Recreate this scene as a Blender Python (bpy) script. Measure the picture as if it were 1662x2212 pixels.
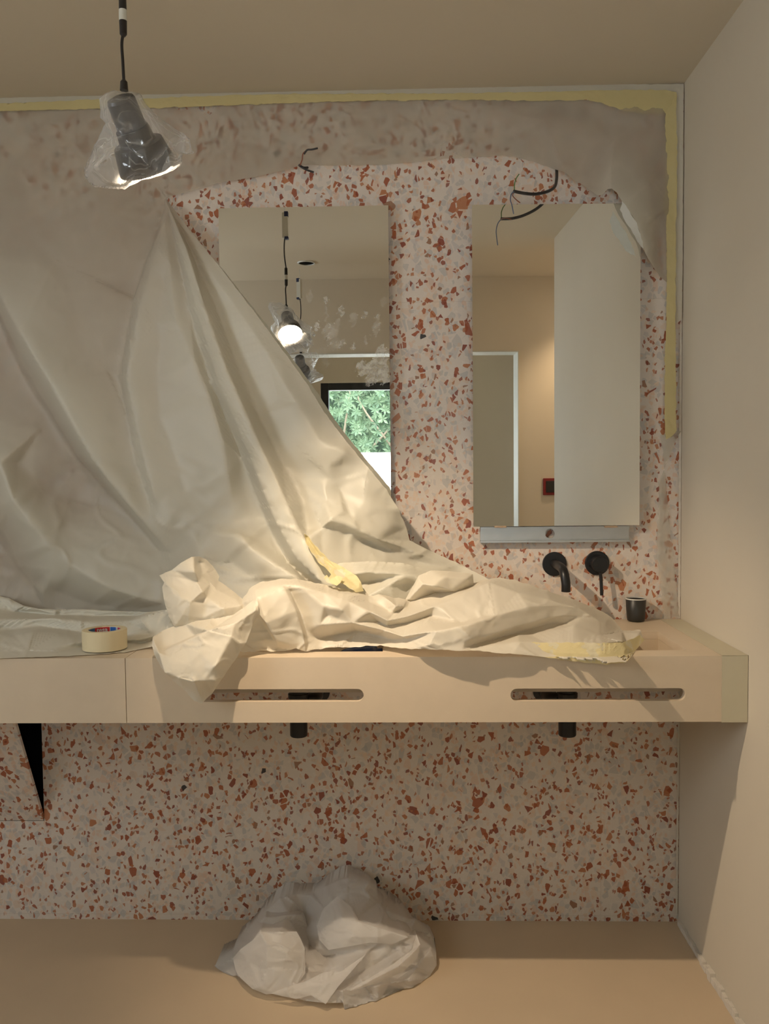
import bpy, bmesh, math, random
from mathutils import Vector, Matrix, noise
from mathutils.geometry import delaunay_2d_cdt
random.seed(7)
scene = bpy.context.scene
for o in list(bpy.data.objects): bpy.data.objects.remove(o)

# ---------------------------------------------------------------- camera
CZ, CD, YAW, PIT, ROL, FPX = 1.3331, 2.4891, -.0265, -.0474, -.0098, 1853.96
CAM = Vector((0, -CD, CZ))
FW = Vector((math.sin(YAW)*math.cos(PIT), math.cos(YAW)*math.cos(PIT), math.sin(PIT)))
_r = Vector((math.cos(YAW), -math.sin(YAW), 0)); _u = _r.cross(FW)
RT = _r*math.cos(ROL) + _u*math.sin(ROL); UP = _u*math.cos(ROL) - _r*math.sin(ROL)
cd = bpy.data.cameras.new('camera'); cam = bpy.data.objects.new('camera', cd); scene.collection.objects.link(cam)
cam.matrix_world = Matrix(((RT.x, UP.x, -FW.x, CAM.x), (RT.y, UP.y, -FW.y, CAM.y), (RT.z, UP.z, -FW.z, CAM.z), (0, 0, 0, 1)))
cd.sensor_fit = 'VERTICAL'; cd.sensor_height = 36.0; cd.sensor_width = 27.05; cd.lens = 36.0*FPX/2212; cd.clip_start = .01
scene.camera = cam

# ---------------------------------------------------------------- light
scene.view_settings.view_transform = 'Standard'; scene.view_settings.look = 'None'
scene.view_settings.gamma = 1; scene.view_settings.use_curve_mapping = False
scene.view_settings.exposure = 0.12
scene.cycles.max_bounces = 7; scene.cycles.diffuse_bounces = 4; scene.cycles.use_adaptive_sampling = True; scene.cycles.adaptive_threshold = .03
SKY = 10.5; LAMP_W = 62.0
wd = bpy.data.worlds.new('sky'); scene.world = wd; wd.use_nodes = True
bg = wd.node_tree.nodes['Background']; bg.inputs[0].default_value = (.86, .94, 1, 1); bg.inputs[1].default_value = SKY
def portal(loc, rot, sx, sy):
    l = bpy.data.lights.new('window_daylight_portal', 'AREA'); l.shape = 'RECTANGLE'; l.size = sx; l.size_y = sy; l.cycles.is_portal = True
    o = bpy.data.objects.new('window_daylight_portal', l); scene.collection.objects.link(o); o.location = loc; o.rotation_euler = rot
LAMP = Vector((-.453, -.957, 1.872)); AX = Vector((.19, .62, -.76)).normalized(); BEAM = Vector((.48, .48, -.99)).normalized()
sl = bpy.data.lights.new('pendant_beam', 'SPOT'); so = bpy.data.objects.new('pendant_beam', sl); scene.collection.objects.link(so)
sl.energy = LAMP_W; sl.color = (1, .79, .56); sl.spot_size = math.radians(78); sl.spot_blend = 1.0; sl.shadow_soft_size = .012
so.location = LAMP + AX*.016; so.rotation_euler = BEAM.to_track_quat('-Z', 'Y').to_euler()

# ---------------------------------------------------------------- helpers
def ray(u, v): return FW + RT*((u-831)/FPX) - UP*((v-1106)/FPX)
def P(u, v, d):                       # the point seen at u, v that stands d metres in front of the back wall
    q = ray(u, v); return CAM + q*((-d-CAM.y)/q.y)
def PZ(u, v, z): q = ray(u, v); return CAM + q*((z-CZ)/q.z)
def PX(u, v, x): q = ray(u, v); return CAM + q*(x/q.x)
def tag(o, label=None, cat=None, group=None, kind=None):
    if label: o['label'] = label
    if cat: o['category'] = cat
    if group: o['group'] = group
    if kind: o['kind'] = kind
    return o
def empty(name, loc=(0, 0, 0)):
    o = bpy.data.objects.new(name, None); scene.collection.objects.link(o); o.location = loc; o.empty_display_size = .05; return o
def link(name, bm, mat, parent=None, smooth=False):
    me = bpy.data.meshes.new(name); bmesh.ops.recalc_face_normals(bm, faces=bm.faces) if not smooth or smooth == 2 else None
    bm.to_mesh(me); bm.free(); me.materials.append(mat)
    if smooth:
        for p in me.polygons: p.use_smooth = True
    o = bpy.data.objects.new(name, me); scene.collection.objects.link(o)
    if parent: o.parent = parent; o.matrix_parent_inverse = Matrix.Translation(parent.location).inverted()
    return o
def box(bm, a, b, bev=0):
    a = Vector(a); b = Vector(b)
    vs = bmesh.ops.create_cube(bm, size=1)['verts']
    for v in vs: v.co = Vector(((a.x+b.x)/2+v.co.x*(b.x-a.x), (a.y+b.y)/2+v.co.y*(b.y-a.y), (a.z+b.z)/2+v.co.z*(b.z-a.z)))
    if bev:
        es = list({e for v in vs for e in v.link_edges}); bmesh.ops.bevel(bm, geom=es, offset=bev, segments=2, affect='EDGES', profile=.5)
def bx(name, a, b, mat, parent=None, bev=0):
    bm = bmesh.new(); box(bm, a, b, bev); return link(name, bm, mat, parent)
def frame_of(d):
    d = d.normalized(); a = d.cross(Vector((0, 0, 1)));
    if a.length < 1e-3: a = d.cross(Vector((0, 1, 0)))
    a.normalize(); return a, a.cross(d)
def lathe(bm, base, axis, prof, seg=40, close=True):  # prof: (distance along axis, radius)
    a, b = frame_of(axis); axis = axis.normalized(); rings = []
    for t, r in prof:
        rings.append([bm.verts.new(base+axis*t+(a*math.cos(2*math.pi*k/seg)+b*math.sin(2*math.pi*k/seg))*r) for k in range(seg)])
    for i in range(len(rings)-1):
        for k in range(seg): bm.faces.new((rings[i][k], rings[i][(k+1) % seg], rings[i+1][(k+1) % seg], rings[i+1][k]))
    if close: bm.faces.new(rings[0]); bm.faces.new(rings[-1])
def spline(pts, n=8):
    pts = [Vector(p) for p in pts]; out = []
    for i in range(len(pts)-1):
        p0 = pts[max(i-1, 0)]; p1 = pts[i]; p2 = pts[i+1]; p3 = pts[min(i+2, len(pts)-1)]
        for k in range(n):
            t = k/n; out.append(.5*((2*p1)+(p2-p0)*t+(2*p0-5*p1+4*p2-p3)*t*t+(3*p1-p0-3*p2+p3)*t**3))
    return out+[pts[-1]]
def tube(bm, pts, r, seg=12, n=8):
    c = spline(pts, n) if n else [Vector(p) for p in pts]; rr = r if callable(r) else (lambda t: r); rings = []; a = None
    for i, p in enumerate(c):
        d = (c[min(i+1, len(c)-1)]-c[max(i-1, 0)]).normalized()
        if a is None: a, b = frame_of(d)
        a = (a-d*a.dot(d)).normalized(); b = a.cross(d); R = rr(i/(len(c)-1))
        rings.append([bm.verts.new(p+(a*math.cos(2*math.pi*k/seg)+b*math.sin(2*math.pi*k/seg))*R) for k in range(seg)])
    for i in range(len(rings)-1):
        for k in range(seg): bm.faces.new((rings[i][k], rings[i][(k+1) % seg], rings[i+1][(k+1) % seg], rings[i+1][k]))
    bm.faces.new(rings[0]); bm.faces.new(rings[-1])
def cdt_plate(bm, outer, holes, to3, back):  # outline with holes in 2D, made solid between to3(p) and back(p)
    vs = []; es = []
    for loop in [outer]+holes:
        s = len(vs); vs += [Vector(p) for p in loop]; es += [(s+i, s+(i+1) % len(loop)) for i in range(len(loop))]
    r = delaunay_2d_cdt(vs, es, [], 1, 1e-6)
    def inside(p, L):
        c = False; j = len(L)-1
        for i in range(len(L)):
            if (L[i][1] > p.y) != (L[j][1] > p.y) and p.x < (L[j][0]-L[i][0])*(p.y-L[i][1])/(L[j][1]-L[i][1])+L[i][0]: c = not c
            j = i
        return c
    F = [bm.verts.new(to3(p)) for p in r[0]]; B = [bm.verts.new(back(p)) for p in r[0]]; cnt = {}
    for f in r[2]:
        c = sum((r[0][i] for i in f), Vector((0, 0)))/len(f)
        if any(inside(c, h) for h in holes): continue
        bm.faces.new([F[i] for i in f]); bm.faces.new([B[i] for i in reversed(f)])
        for k in range(len(f)):
            e = (f[k], f[(k+1) % len(f)]); cnt[e] = 1
    for (i, j) in cnt:
        if (j, i) not in cnt: bm.faces.new((F[j], F[i], B[i], B[j]))

# ---------------------------------------------------------------- materials
class NT:
    def __init__(s, name):
        s.m = bpy.data.materials.new(name); s.m.use_nodes = True; s.t = s.m.node_tree; s.t.nodes.clear()
        s.out = s.t.nodes.new('ShaderNodeOutputMaterial')
    def n(s, typ, **kw):
        nd = s.t.nodes.new(typ)
        for k, v in kw.items():
            if k.startswith('i_'): 
                key = k[2:]; key = int(key) if key.isdigit() else key.replace('_', ' ')
                s.set(nd.inputs[key], v)
            else: setattr(nd, k, v)
        return nd
    def set(s, inp, v):
        if isinstance(v, bpy.types.NodeSocket): s.t.links.new(v, inp)
        else: inp.default_value = v
    def math(s, op, a, b=0., c=None):
        nd = s.n('ShaderNodeMath', operation=op); s.set(nd.inputs[0], a); s.set(nd.inputs[1], b)
        if c is not None: s.set(nd.inputs[2], c)
        return nd.outputs[0]
    def mix(s, f, a, b, mode='MIX'):
        nd = s.n('ShaderNodeMix', data_type='RGBA', blend_type=mode); s.set(nd.inputs[0], f); s.set(nd.inputs[6], a); s.set(nd.inputs[7], b); return nd.outputs[2]
    def noise(s, scale, detail=3, rough=.5, vec=None, dist=0):
        nd = s.n('ShaderNodeTexNoise'); nd.inputs['Scale'].default_value = scale; nd.inputs['Detail'].default_value = detail
        nd.inputs['Roughness'].default_value = rough; nd.inputs['Distortion'].default_value = dist
        s.set(nd.inputs['Vector'], vec if vec else s.pos()); return nd
    def pos(s): return s.n('ShaderNodeNewGeometry').outputs['Position']
    def obj(s): return s.n('ShaderNodeTexCoord').outputs['Object']
    def ramp(s, f, stops, interp='LINEAR'):
        nd = s.n('ShaderNodeValToRGB'); nd.color_ramp.interpolation = interp; cr = nd.color_ramp
        while len(cr.elements) < len(stops): cr.elements.new(.5)
        for e, (p, c) in zip(cr.elements, stops): e.position = p; e.color = c if len(c) == 4 else (*c, 1)
        s.set(nd.inputs[0], f); return nd.outputs[0]
    def bsdf(s, col, rough=.5, metal=0, spec=.5, bump=None, bs=.2, bd=.002, **kw):
        b = s.n('ShaderNodeBsdfPrincipled'); s.set(b.inputs['Base Color'], col); s.set(b.inputs['Roughness'], rough); s.set(b.inputs['Metallic'], metal)
        s.set(b.inputs['Specular IOR Level'], spec)
        for k, v in kw.items(): s.set(b.inputs[k.replace('_', ' ')], v)
        if bump is not None:
            bn = s.n('ShaderNodeBump'); bn.inputs['Strength'].default_value = bs; bn.inputs['Distance'].default_value = bd
            s.set(bn.inputs['Height'], bump); s.t.links.new(bn.outputs[0], b.inputs['Normal'])
        return b
    def done(s, sh): s.t.links.new(sh, s.out.inputs[0]); return s.m
def C(r, g, b): return (r, g, b, 1)
def flat(name, col, rough=.5, metal=0, spec=.5, var=.04, vs=8, bump=.1, bscale=120, bd=.0008, emit=None):
    n = NT(name); nz = n.noise(vs, 4); c = n.mix(n.math('MULTIPLY', nz.outputs[0], 1.), C(*[x*(1-var*2) for x in col]), C(*[min(1, x*(1+var)) for x in col]))
    b = n.bsdf(c, rough, metal, spec, n.noise(bscale, 3).outputs[0], bump, bd)
    if emit: b.inputs['Emission Color'].default_value = C(*emit[0]); b.inputs['Emission Strength'].default_value = emit[1]
    return n.done(b.outputs[0])

def terrazzo():
    n = NT('terrazzo'); s = n.n('ShaderNodeSeparateXYZ', i_0=n.pos()); cv = n.n('ShaderNodeCombineXYZ', i_0=s.outputs[0], i_1=s.outputs[2]).outputs[0]
    mott = n.noise(6, 5, .6, cv).outputs[0]
    col = n.mix(mott, C(.68, .59, .52), C(.745, .68, .62))
    fine = n.noise(60, 4, .7, cv).outputs[0]
    col = n.mix(n.math('MULTIPLY', n.math('GREATER_THAN', fine, .58), .35), col, C(.80, .74, .67))
    wobs = [n.noise(34, 1, .6, cv), n.noise(70, 1, .6, cv)]; shared = n.noise(5, 2, .5, cv).outputs[0]
    def layer(col, scale, dens, stops, thr, tv, seed, amt=1., dis=.012):
        wob = n.n('ShaderNodeVectorMath', operation='MULTIPLY_ADD'); nz = wobs[scale > 60]
        n.set(wob.inputs[0], nz.outputs['Color']); wob.inputs[1].default_value = (dis*20/scale, dis*20/scale, 0); n.set(wob.inputs[2], cv)
        mp = n.n('ShaderNodeMapping'); n.set(mp.inputs[0], wob.outputs[0]); mp.inputs['Location'].default_value = (seed*1.73, seed*.91, 0); mp.inputs['Rotation'].default_value = (0, 0, seed)
        mp.inputs['Scale'].default_value = (1, .82, 1)
        a = n.n('ShaderNodeTexVoronoi', voronoi_dimensions='2D', feature='F1'); a.inputs['Scale'].default_value = scale; n.set(a.inputs['Vector'], mp.outputs[0])
        e = n.n('ShaderNodeTexVoronoi', voronoi_dimensions='2D', feature='DISTANCE_TO_EDGE'); e.inputs['Scale'].default_value = scale; n.set(e.inputs['Vector'], mp.outputs[0])
        sp = n.n('ShaderNodeSeparateColor', i_0=a.outputs['Color'])
        clus = shared if scale < 60 else .5
        pick = n.math('LESS_THAN', sp.outputs[0], n.math('MULTIPLY', clus, dens*2))
        big = n.math('GREATER_THAN', e.outputs['Distance'], n.math('MULTIPLY_ADD', sp.outputs[2], tv, thr))
        c = n.ramp(sp.outputs[1], stops, 'CONSTANT')
        return n.mix(n.math('MULTIPLY', n.math('MULTIPLY', pick, big), amt), col, c)
    grey = [(0, (.46, .45, .44)), (.35, (.53, .50, .50)), (.6, (.42, .43, .44)), (.8, (.60, .56, .53))]
    peach = [(0, (.74, .48, .34)), (.4, (.76, .56, .40)), (.75, (.70, .50, .36))]
    rust = [(0, (.36, .095, .040)), (.3, (.42, .13, .052)), (.55, (.27, .062, .034)), (.75, (.48, .19, .085)), (.93, (.33, .17, .10))]
    col = layer(col, 50, .26, grey, .03, .16, 1.1, .5); col = layer(col, 41, .22, peach, .04, .18, 2.3, .42)
    col = layer(col, 75, .24, grey, .03, .14, 3.7, .5); col = layer(col, 90, .20, peach, .03, .14, 4.9, .5)
    col = layer(col, 42, .036, rust, .06, .2, 5.3, .92, .016); col = layer(col, 63, .105, rust, .04, .22, 6.1, .95, .018)
    col = layer(col, 88, .10, rust, .03, .18, 7.7, .9, .018); col = layer(col, 120, .07, rust, .03, .15, 8.3, .85)
    col = layer(col, 62, .0012, [(0, (.03, .03, .035)), (.9, (.05, .05, .06))], .05, .1, 9.9, .95)
    # tile joints
    def joint(val, step, off):
        f = n.math('FRACT', n.math('DIVIDE', n.math('SUBTRACT', val, off), step)); return n.math('LESS_THAN', f, .0022)
    j = n.math('MAXIMUM', joint(s.outputs[0], .6, -.04), joint(s.outputs[2], .6, .616))
    col = n.mix(n.math('MULTIPLY', j, .35), col, C(.45, .36, .28))
    return n.done(n.bsdf(col, .32, 0, .35, n.noise(90, 3).outputs[0], .03, .0005).outputs[0])

def film(name, col, trans=0., tl=.3, gloss=.3, rough=.35, contact=False, crease=.35, cs=18, yel=0):
    n = NT(name); p = n.pos()
    nz = n.noise(5, 4, .6); c = n.mix(nz.outputs[0], C(*[x*.93 for x in col]), C(*[min(1, x*1.03) for x in col]))
    if yel: c = n.mix(n.math('GREATER_THAN', n.noise(22, 4, .6).outputs[0], .56), c, C(.80, .74, .55))
    v1 = n.n('ShaderNodeTexVoronoi', feature='F1', distance='EUCLIDEAN'); v1.inputs['Scale'].default_value = cs
    wob = n.n('ShaderNodeVectorMath', operation='MULTIPLY_ADD'); n.set(wob.inputs[0], n.noise(9, 2).outputs['Color']); wob.inputs[1].default_value = (.08, .08, .08); n.set(wob.inputs[2], p)
    n.set(v1.inputs['Vector'], wob.outputs[0])
    r1 = n.noise(cs*.9, 3, .55, None, .6).outputs[0]; ridge = n.math('ABSOLUTE', n.math('SUBTRACT', r1, .5))
    big = n.noise(cs*.35, 2, .5).outputs[0]; h = n.math('ADD', n.math('MULTIPLY', n.math('MULTIPLY', ridge, -1.2), n.ramp(big, [(.42, (0, 0, 0)), (.62, (1, 1, 1))])), n.math('MULTIPLY', v1.outputs['Distance'], .35))
    b = n.bsdf(c, rough, 0, gloss, h, crease, .006)
    t = n.n('ShaderNodeBsdfTranslucent'); n.set(t.inputs[0], c)
    mx = n.n('ShaderNodeMixShader'); mx.inputs[0].default_value = tl; n.t.links.new(b.outputs[0], mx.inputs[1]); n.t.links.new(t.outputs[0], mx.inputs[2])
    sh = mx.outputs[0]
    if trans:
        tr = n.n('ShaderNodeBsdfTransparent'); m2 = n.n('ShaderNodeMixShader')
        if contact:   # clings to the wall in patches, where the stone shows through
            y = n.n('ShaderNodeSeparateXYZ', i_0=p).outputs[1]
            near = n.n('ShaderNodeMapRange', i_0=y, i_1=-.045, i_2=-.012, i_3=0., i_4=1.).outputs[0]
            pt = n.ramp(n.noise(4, 2, .5).outputs[0], [(.30, (.35, .35, .35)), (.72, (.78, .78, .78))])
            n.set(m2.inputs[0], n.math('MULTIPLY', n.math('MULTIPLY', near, pt), trans))
            free = n.n('ShaderNodeMapRange', i_0=y, i_1=-.035, i_2=-.11, i_3=0., i_4=1.).outputs[0]   # the film looks browner where it clings to the stone
            cc = n.mix(free, C(.60, .54, .45), c); n.set(b.inputs['Base Color'], cc); n.set(t.inputs[0], cc)
        else: m2.inputs[0].default_value = trans
        n.t.links.new(sh, m2.inputs[1]); n.t.links.new(tr.outputs[0], m2.inputs[2]); sh = m2.outputs[0]
    return n.done(sh)

def clear_film(name, haze=.16, col=(.9, .9, .9)):
    n = NT(name); r = n.noise(16, 2, .5, n.obj(), .8).outputs[0]; ridge = n.math('ABSOLUTE', n.math('SUBTRACT', r, .5))
    bn = n.n('ShaderNodeBump'); bn.inputs['Strength'].default_value = 1; bn.inputs['Distance'].default_value = .005; n.set(bn.inputs['Height'], ridge)
    g = n.n('ShaderNodeBsdfGlossy'); g.inputs['Roughness'].default_value = .12; n.t.links.new(bn.outputs[0], g.inputs['Normal'])
    d = n.n('ShaderNodeBsdfDiffuse'); d.inputs[0].default_value = C(*col); t = n.n('ShaderNodeBsdfTranslucent'); t.inputs[0].default_value = C(*col)
    m0 = n.n('ShaderNodeMixShader'); m0.inputs[0].default_value = .5; n.t.links.new(d.outputs[0], m0.inputs[1]); n.t.links.new(t.outputs[0], m0.inputs[2])
    fr = n.n('ShaderNodeLayerWeight'); fr.inputs[0].default_value = .35; n.t.links.new(bn.outputs[0], fr.inputs['Normal'])
    m1 = n.n('ShaderNodeMixShader'); m1.inputs[0].default_value = .35; n.t.links.new(m0.outputs[0], m1.inputs[1]); n.t.links.new(g.outputs[0], m1.inputs[2])
    line = n.ramp(ridge, [(0, (1, 1, 1)), (.035, (0, 0, 0))])
    f = n.math('MINIMUM', n.math('ADD', n.math('MULTIPLY_ADD', fr.outputs['Fresnel'], .35, haze), n.math('MULTIPLY', line, .22)), 1.)
    tr = n.n('ShaderNodeBsdfTransparent'); m2 = n.n('ShaderNodeMixShader'); n.set(m2.inputs[0], f)
    n.t.links.new(tr.outputs[0], m2.inputs[1]); n.t.links.new(m1.outputs[0], m2.inputs[2]); return n.done(m2.outputs[0])

def mirror_mat(smudge):
    n = NT('mirror_glass'); b = n.bsdf(C(.93, .95, .93), .0, 1)
    if not smudge: return n.done(b.outputs[0])
    s = n.n('ShaderNodeSeparateXYZ', i_0=n.pos()); m = None
    wx = n.math('MULTIPLY_ADD', n.noise(70, 4, .65).outputs[0], .05, -.025)
    for (u, v, ru, rv, w) in smudge:
        q = P(u, v, .034); k = (P(u+ru, v, .034).x-q.x); k2 = q.z-P(u, v+rv, .034).z
        dx = n.math('DIVIDE', n.math('ADD', n.math('SUBTRACT', s.outputs[0], q.x), wx), k); dz = n.math('DIVIDE', n.math('ADD', n.math('SUBTRACT', s.outputs[2], q.z), wx), k2)
        r2 = n.math('ADD', n.math('MULTIPLY', dx, dx), n.math('MULTIPLY', dz, dz)); a = n.math('MULTIPLY', n.math('LESS_THAN', r2, 1.), w*.7)
        m = a if m is None else n.math('MAXIMUM', m, a)
    m = n.math('MULTIPLY', m, n.ramp(n.noise(60, 4, .7).outputs[0], [(.3, (.2, .2, .2)), (.6, (1, 1, 1))]))
    d = n.n('ShaderNodeBsdfDiffuse'); d.inputs[0].default_value = C(.85, .87, .86); mx = n.n('ShaderNodeMixShader'); n.set(mx.inputs[0], m)
    n.t.links.new(b.outputs[0], mx.inputs[1]); n.t.links.new(d.outputs[0], mx.inputs[2]); return n.done(mx.outputs[0])

M = {}
M['wall'] = flat('cream_plaster', (.67, .60, .49), .7, spec=.2, var=.03, vs=3, bump=.08)
M['ceil'] = flat('ceiling_paint', (.65, .58, .465), .8, spec=.15, var=.02, vs=2, bump=.05)
M['floor'] = flat('cast_floor', (.64, .50, .345), .45, spec=.3, var=.06, vs=4, bump=.05)
M['terr'] = terrazzo()
M['counter'] = flat('cream_solid_surface', (.68, .56, .42), .42, spec=.35, var=.03, vs=25, bump=.03)
M['black'] = flat('matt_black_metal', (.012, .012, .013), .38, 0, .45, var=.1, bump=.02)
M['shade_black'] = flat('painted_shade_black', (.006, .006, .006), .9, 0, .1)  # near-black colour that paints in the darkness inside openings
M['plastic'] = flat('dark_plastic', (.03, .028, .026), .4)
M['alu'] = flat('brushed_aluminium', (.55, .56, .56), .38, .9, .5, var=.05, vs=30, bump=.03)
M['edge'] = flat('brown_backing', (.22, .15, .12), .6)
M['clip'] = flat('clip_tan', (.42, .30, .20), .5)
M['white'] = flat('white_plastic', (.72, .72, .68), .5)
M['joint'] = flat('dark_joint', (.10, .08, .06), .8)
M['tapey'] = film('yellow_masking_tape', (.68, .58, .30), tl=.15, gloss=.2, rough=.6, crease=.25, cs=40)
M['tapeb'] = film('yellow_tape_on_paper', (.82, .72, .42), tl=.3, gloss=.25, rough=.5, crease=.3, cs=30, yel=1)
M['tapew'] = film('white_masking_tape', (.70, .65, .54), tl=.2, gloss=.2, rough=.6, crease=.2, cs=40)
M['fray'] = film('frayed_film', (.88, .89, .86), tl=.35, gloss=.2, rough=.6, crease=.3, cs=60)
M['sheet'] = film('masking_film', (.74, .71, .61), trans=.88, tl=.30, gloss=.4, rough=.40, contact=True, crease=.04, cs=7)
M['paper'] = film('cream_film_crumpled', (.83, .775, .66), tl=.30, gloss=.35, rough=.4, crease=.10, cs=11)
M['under'] = film('film_on_counter', (.84, .80, .69), tl=.2, gloss=.15, rough=.6, crease=.06, cs=12)
M['bag'] = film('white_film_bag', (.96, .93, .90), trans=.24, tl=.45, gloss=.35, rough=.4, crease=.06, cs=12)
M['veil'] = film('thin_film_strip', (.72, .69, .60), trans=.55, tl=.3, gloss=.3, rough=.4, crease=.1, cs=14)
M['clear'] = clear_film('clear_plastic_bag')
M['roll'] = flat('cream_tape', (.80, .68, .44), .55, var=.02, vs=40, bump=.05)
M['plaster'] = flat('rough_plaster', (.72, .66, .58), .9, var=.1, vs=40, bump=.6, bscale=60, bd=.004)
M['grey'] = flat('grey_cable', (.045, .042, .045), .45, var=.4, vs=60)
M['blue'] = flat('navy_gloss', (.01, .035, .12), .08, spec=.8, bump=0)

# ---------------------------------------------------------------- the room
H = 2.413; XR = .788; XL = -2.5; YB = -2.437; CT = .898
def wallbox(name, a, b, m): return tag(bx(name, a, b, M[m]), kind='structure')
# back wall with the open niche in the lower left
bm = bmesh.new(); nx0, nx1, nz0, nz1 = -1.75, -1.092, .300, .66
for a, b in (((XL, 0, 0), (nx0, .1, H)), ((nx1, 0, 0), (XR, .1, H)), ((nx0, 0, 0), (nx1, .1, nz0)), ((nx0, 0, nz1), (nx1, .1, H))): box(bm, a, b)
tag(link('wall_back', bm, M['terr']), kind='structure')
bm = bmesh.new()
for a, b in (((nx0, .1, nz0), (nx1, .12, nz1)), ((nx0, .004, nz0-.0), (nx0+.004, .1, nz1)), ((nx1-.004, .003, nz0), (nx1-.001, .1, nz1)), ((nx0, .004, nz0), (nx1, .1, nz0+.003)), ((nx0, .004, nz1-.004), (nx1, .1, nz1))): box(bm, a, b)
tag(link('wall_niche', bm, M['shade_black']), kind='structure')  # cavity lined near-black, its shade put into the colour
wallbox('wall_right', (XR, -1.66, 0), (XR+.12, .1, H), 'wall')
wallbox('wall_right_return', (XR+.12, -1.66, 0), (1.5, -1.54, H), 'wall')
wallbox('wall_recess', (1.5, YB, 0), (1.6, -1.54, H), 'wall')
wallbox('floor', (XL-.1, -4.0, -.1), (1.7, .1, 0), 'floor')
wallbox('ceiling', (XL-.1, -4.0, H), (1.7, .1, H+.1), 'ceil')
# rear wall with the wide opening the picture was taken from
bm = bmesh.new(); ox0, ox1, oz, yb2 = -1.5, .765, 2.0, YB-.13
box(bm, (XL, yb2, 0), (ox0, YB, H)); box(bm, (ox1, yb2, 0), (1.6, YB, H)); box(bm, (ox0, yb2, oz), (ox1, YB, H)); tag(link('wall_rear', bm, M['wall']), kind='structure')
bm = bmesh.new(); box(bm, (ox0+.006, yb2-.004, oz-.006), (ox1-.006, YB+.004, oz+.0)); box(bm, (ox1-.006, yb2-.004, 0), (ox1, YB+.004, oz)); tag(link('trim_2', bm, flat('pale_jamb', (.60, .60, .54), .6)), kind='structure')
bm = bmesh.new()       # left side wall; its unseen window is added to light folds and right wall
for a, b, c, d in ((yb2, -2.3, 0, H), (-1.65, .1, 0, H), (-2.3, -1.65, 0, 1.25), (-2.3, -1.65, 2.2, H)): box(bm, (XL-.1, a, c), (XL, b, d))
tag(link('wall_left', bm, M['wall']), kind='structure')
portal((XL-.05, -1.975, 1.725), (0, math.radians(-90), 0), .95, .65)  # daylight through the added left window
# the space behind the opening, its window and what stands outside
YW = -3.6
bm = bmesh.new()
for a, b, c, d in ((XL-.1, -.60, 0, H), (.64, 1.7, 0, H), (-.60, .64, 0, 1.0), (-.60, .64, 1.955, H)): box(bm, (a, YW-.12, c), (b, YW, d))
tag(link('wall_far', bm, M['wall']), kind='structure')
wallbox('wall_far_left', (XL-.1, YW, 0), (XL, yb2, H), 'wall'); wallbox('wall_far_right', (1.6, YW, 0), (1.7, -1.54, H), 'wall')
portal((.02, YW-.06, 1.48), (math.radians(90), 0, 0), 1.24, .95)
wf = empty('window_1', (.02, YW, 1.0)); tag(wf, kind='structure')
bm = bmesh.new()
for a, b in (((-.60, YW-.08, 1.0), (-.545, YW-.02, 1.955)), ((.585, YW-.08, 1.0), (.64, YW-.02, 1.955)), ((-.545, YW-.08, 1.905), (.585, YW-.02, 1.955)), ((-.545, YW-.08, 1.0), (.585, YW-.02, 1.05))): box(bm, a, b, .003)
link('window_frame', bm, M['black'], wf)

# ---------------------------------------------------------------- sheets of film and paper
def fine(verts, faces, L):   # split every edge longer than L until none is left; verts are [u, v, d, sharp, border]
    for _ in range(9):
        mid = {}; n0 = len(verts)
        cnt = {}
        for f in faces:
            for k in range(3):
                e = tuple(sorted((f[k], f[(k+1) % 3]))); cnt[e] = cnt.get(e, 0)+1
        for e, c in cnt.items():
            a, b = verts[e[0]], verts[e[1]]
            if math.hypot(a[0]-b[0], a[1]-b[1]) > L:
                mid[e] = len(verts); sh = min(a[3], b[3]) if e in SH else 0.
                verts.append([(a[0]+b[0])/2, (a[1]+b[1])/2, (a[2]+b[2])/2, sh, c == 1])
                if e in SH: SH.add(tuple(sorted((e[0], mid[e])))); SH.add(tuple(sorted((e[1], mid[e]))))
        if not mid: break
        out = []
        for f in faces:
            m = [mid.get(tuple(sorted((f[k], f[(k+1) % 3])))) for k in range(3)]; c = sum(x is not None for x in m)
            if c == 0: out.append(f)
            elif c == 3: out += [(f[0], m[0], m[2]), (m[0], f[1], m[1]), (m[2], m[1], f[2]), (m[0], m[1], m[2])]
            elif c == 1:
                k = next(i for i in range(3) if m[i] is not None); a, b, d = f[k], f[(k+1) % 3], f[(k+2) % 3]; out += [(a, m[k], d), (m[k], b, d)]
            else:
                k = next(i for i in range(3) if m[i] is None); a, b, d = f[k], f[(k+1) % 3], f[(k+2) % 3]; p, q = m[(k+1) % 3], m[(k+2) % 3]
                out += [(q, p, d), (a, b, p), (a, p, q)]
        faces = out
    return verts, faces
SH = set()
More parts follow.
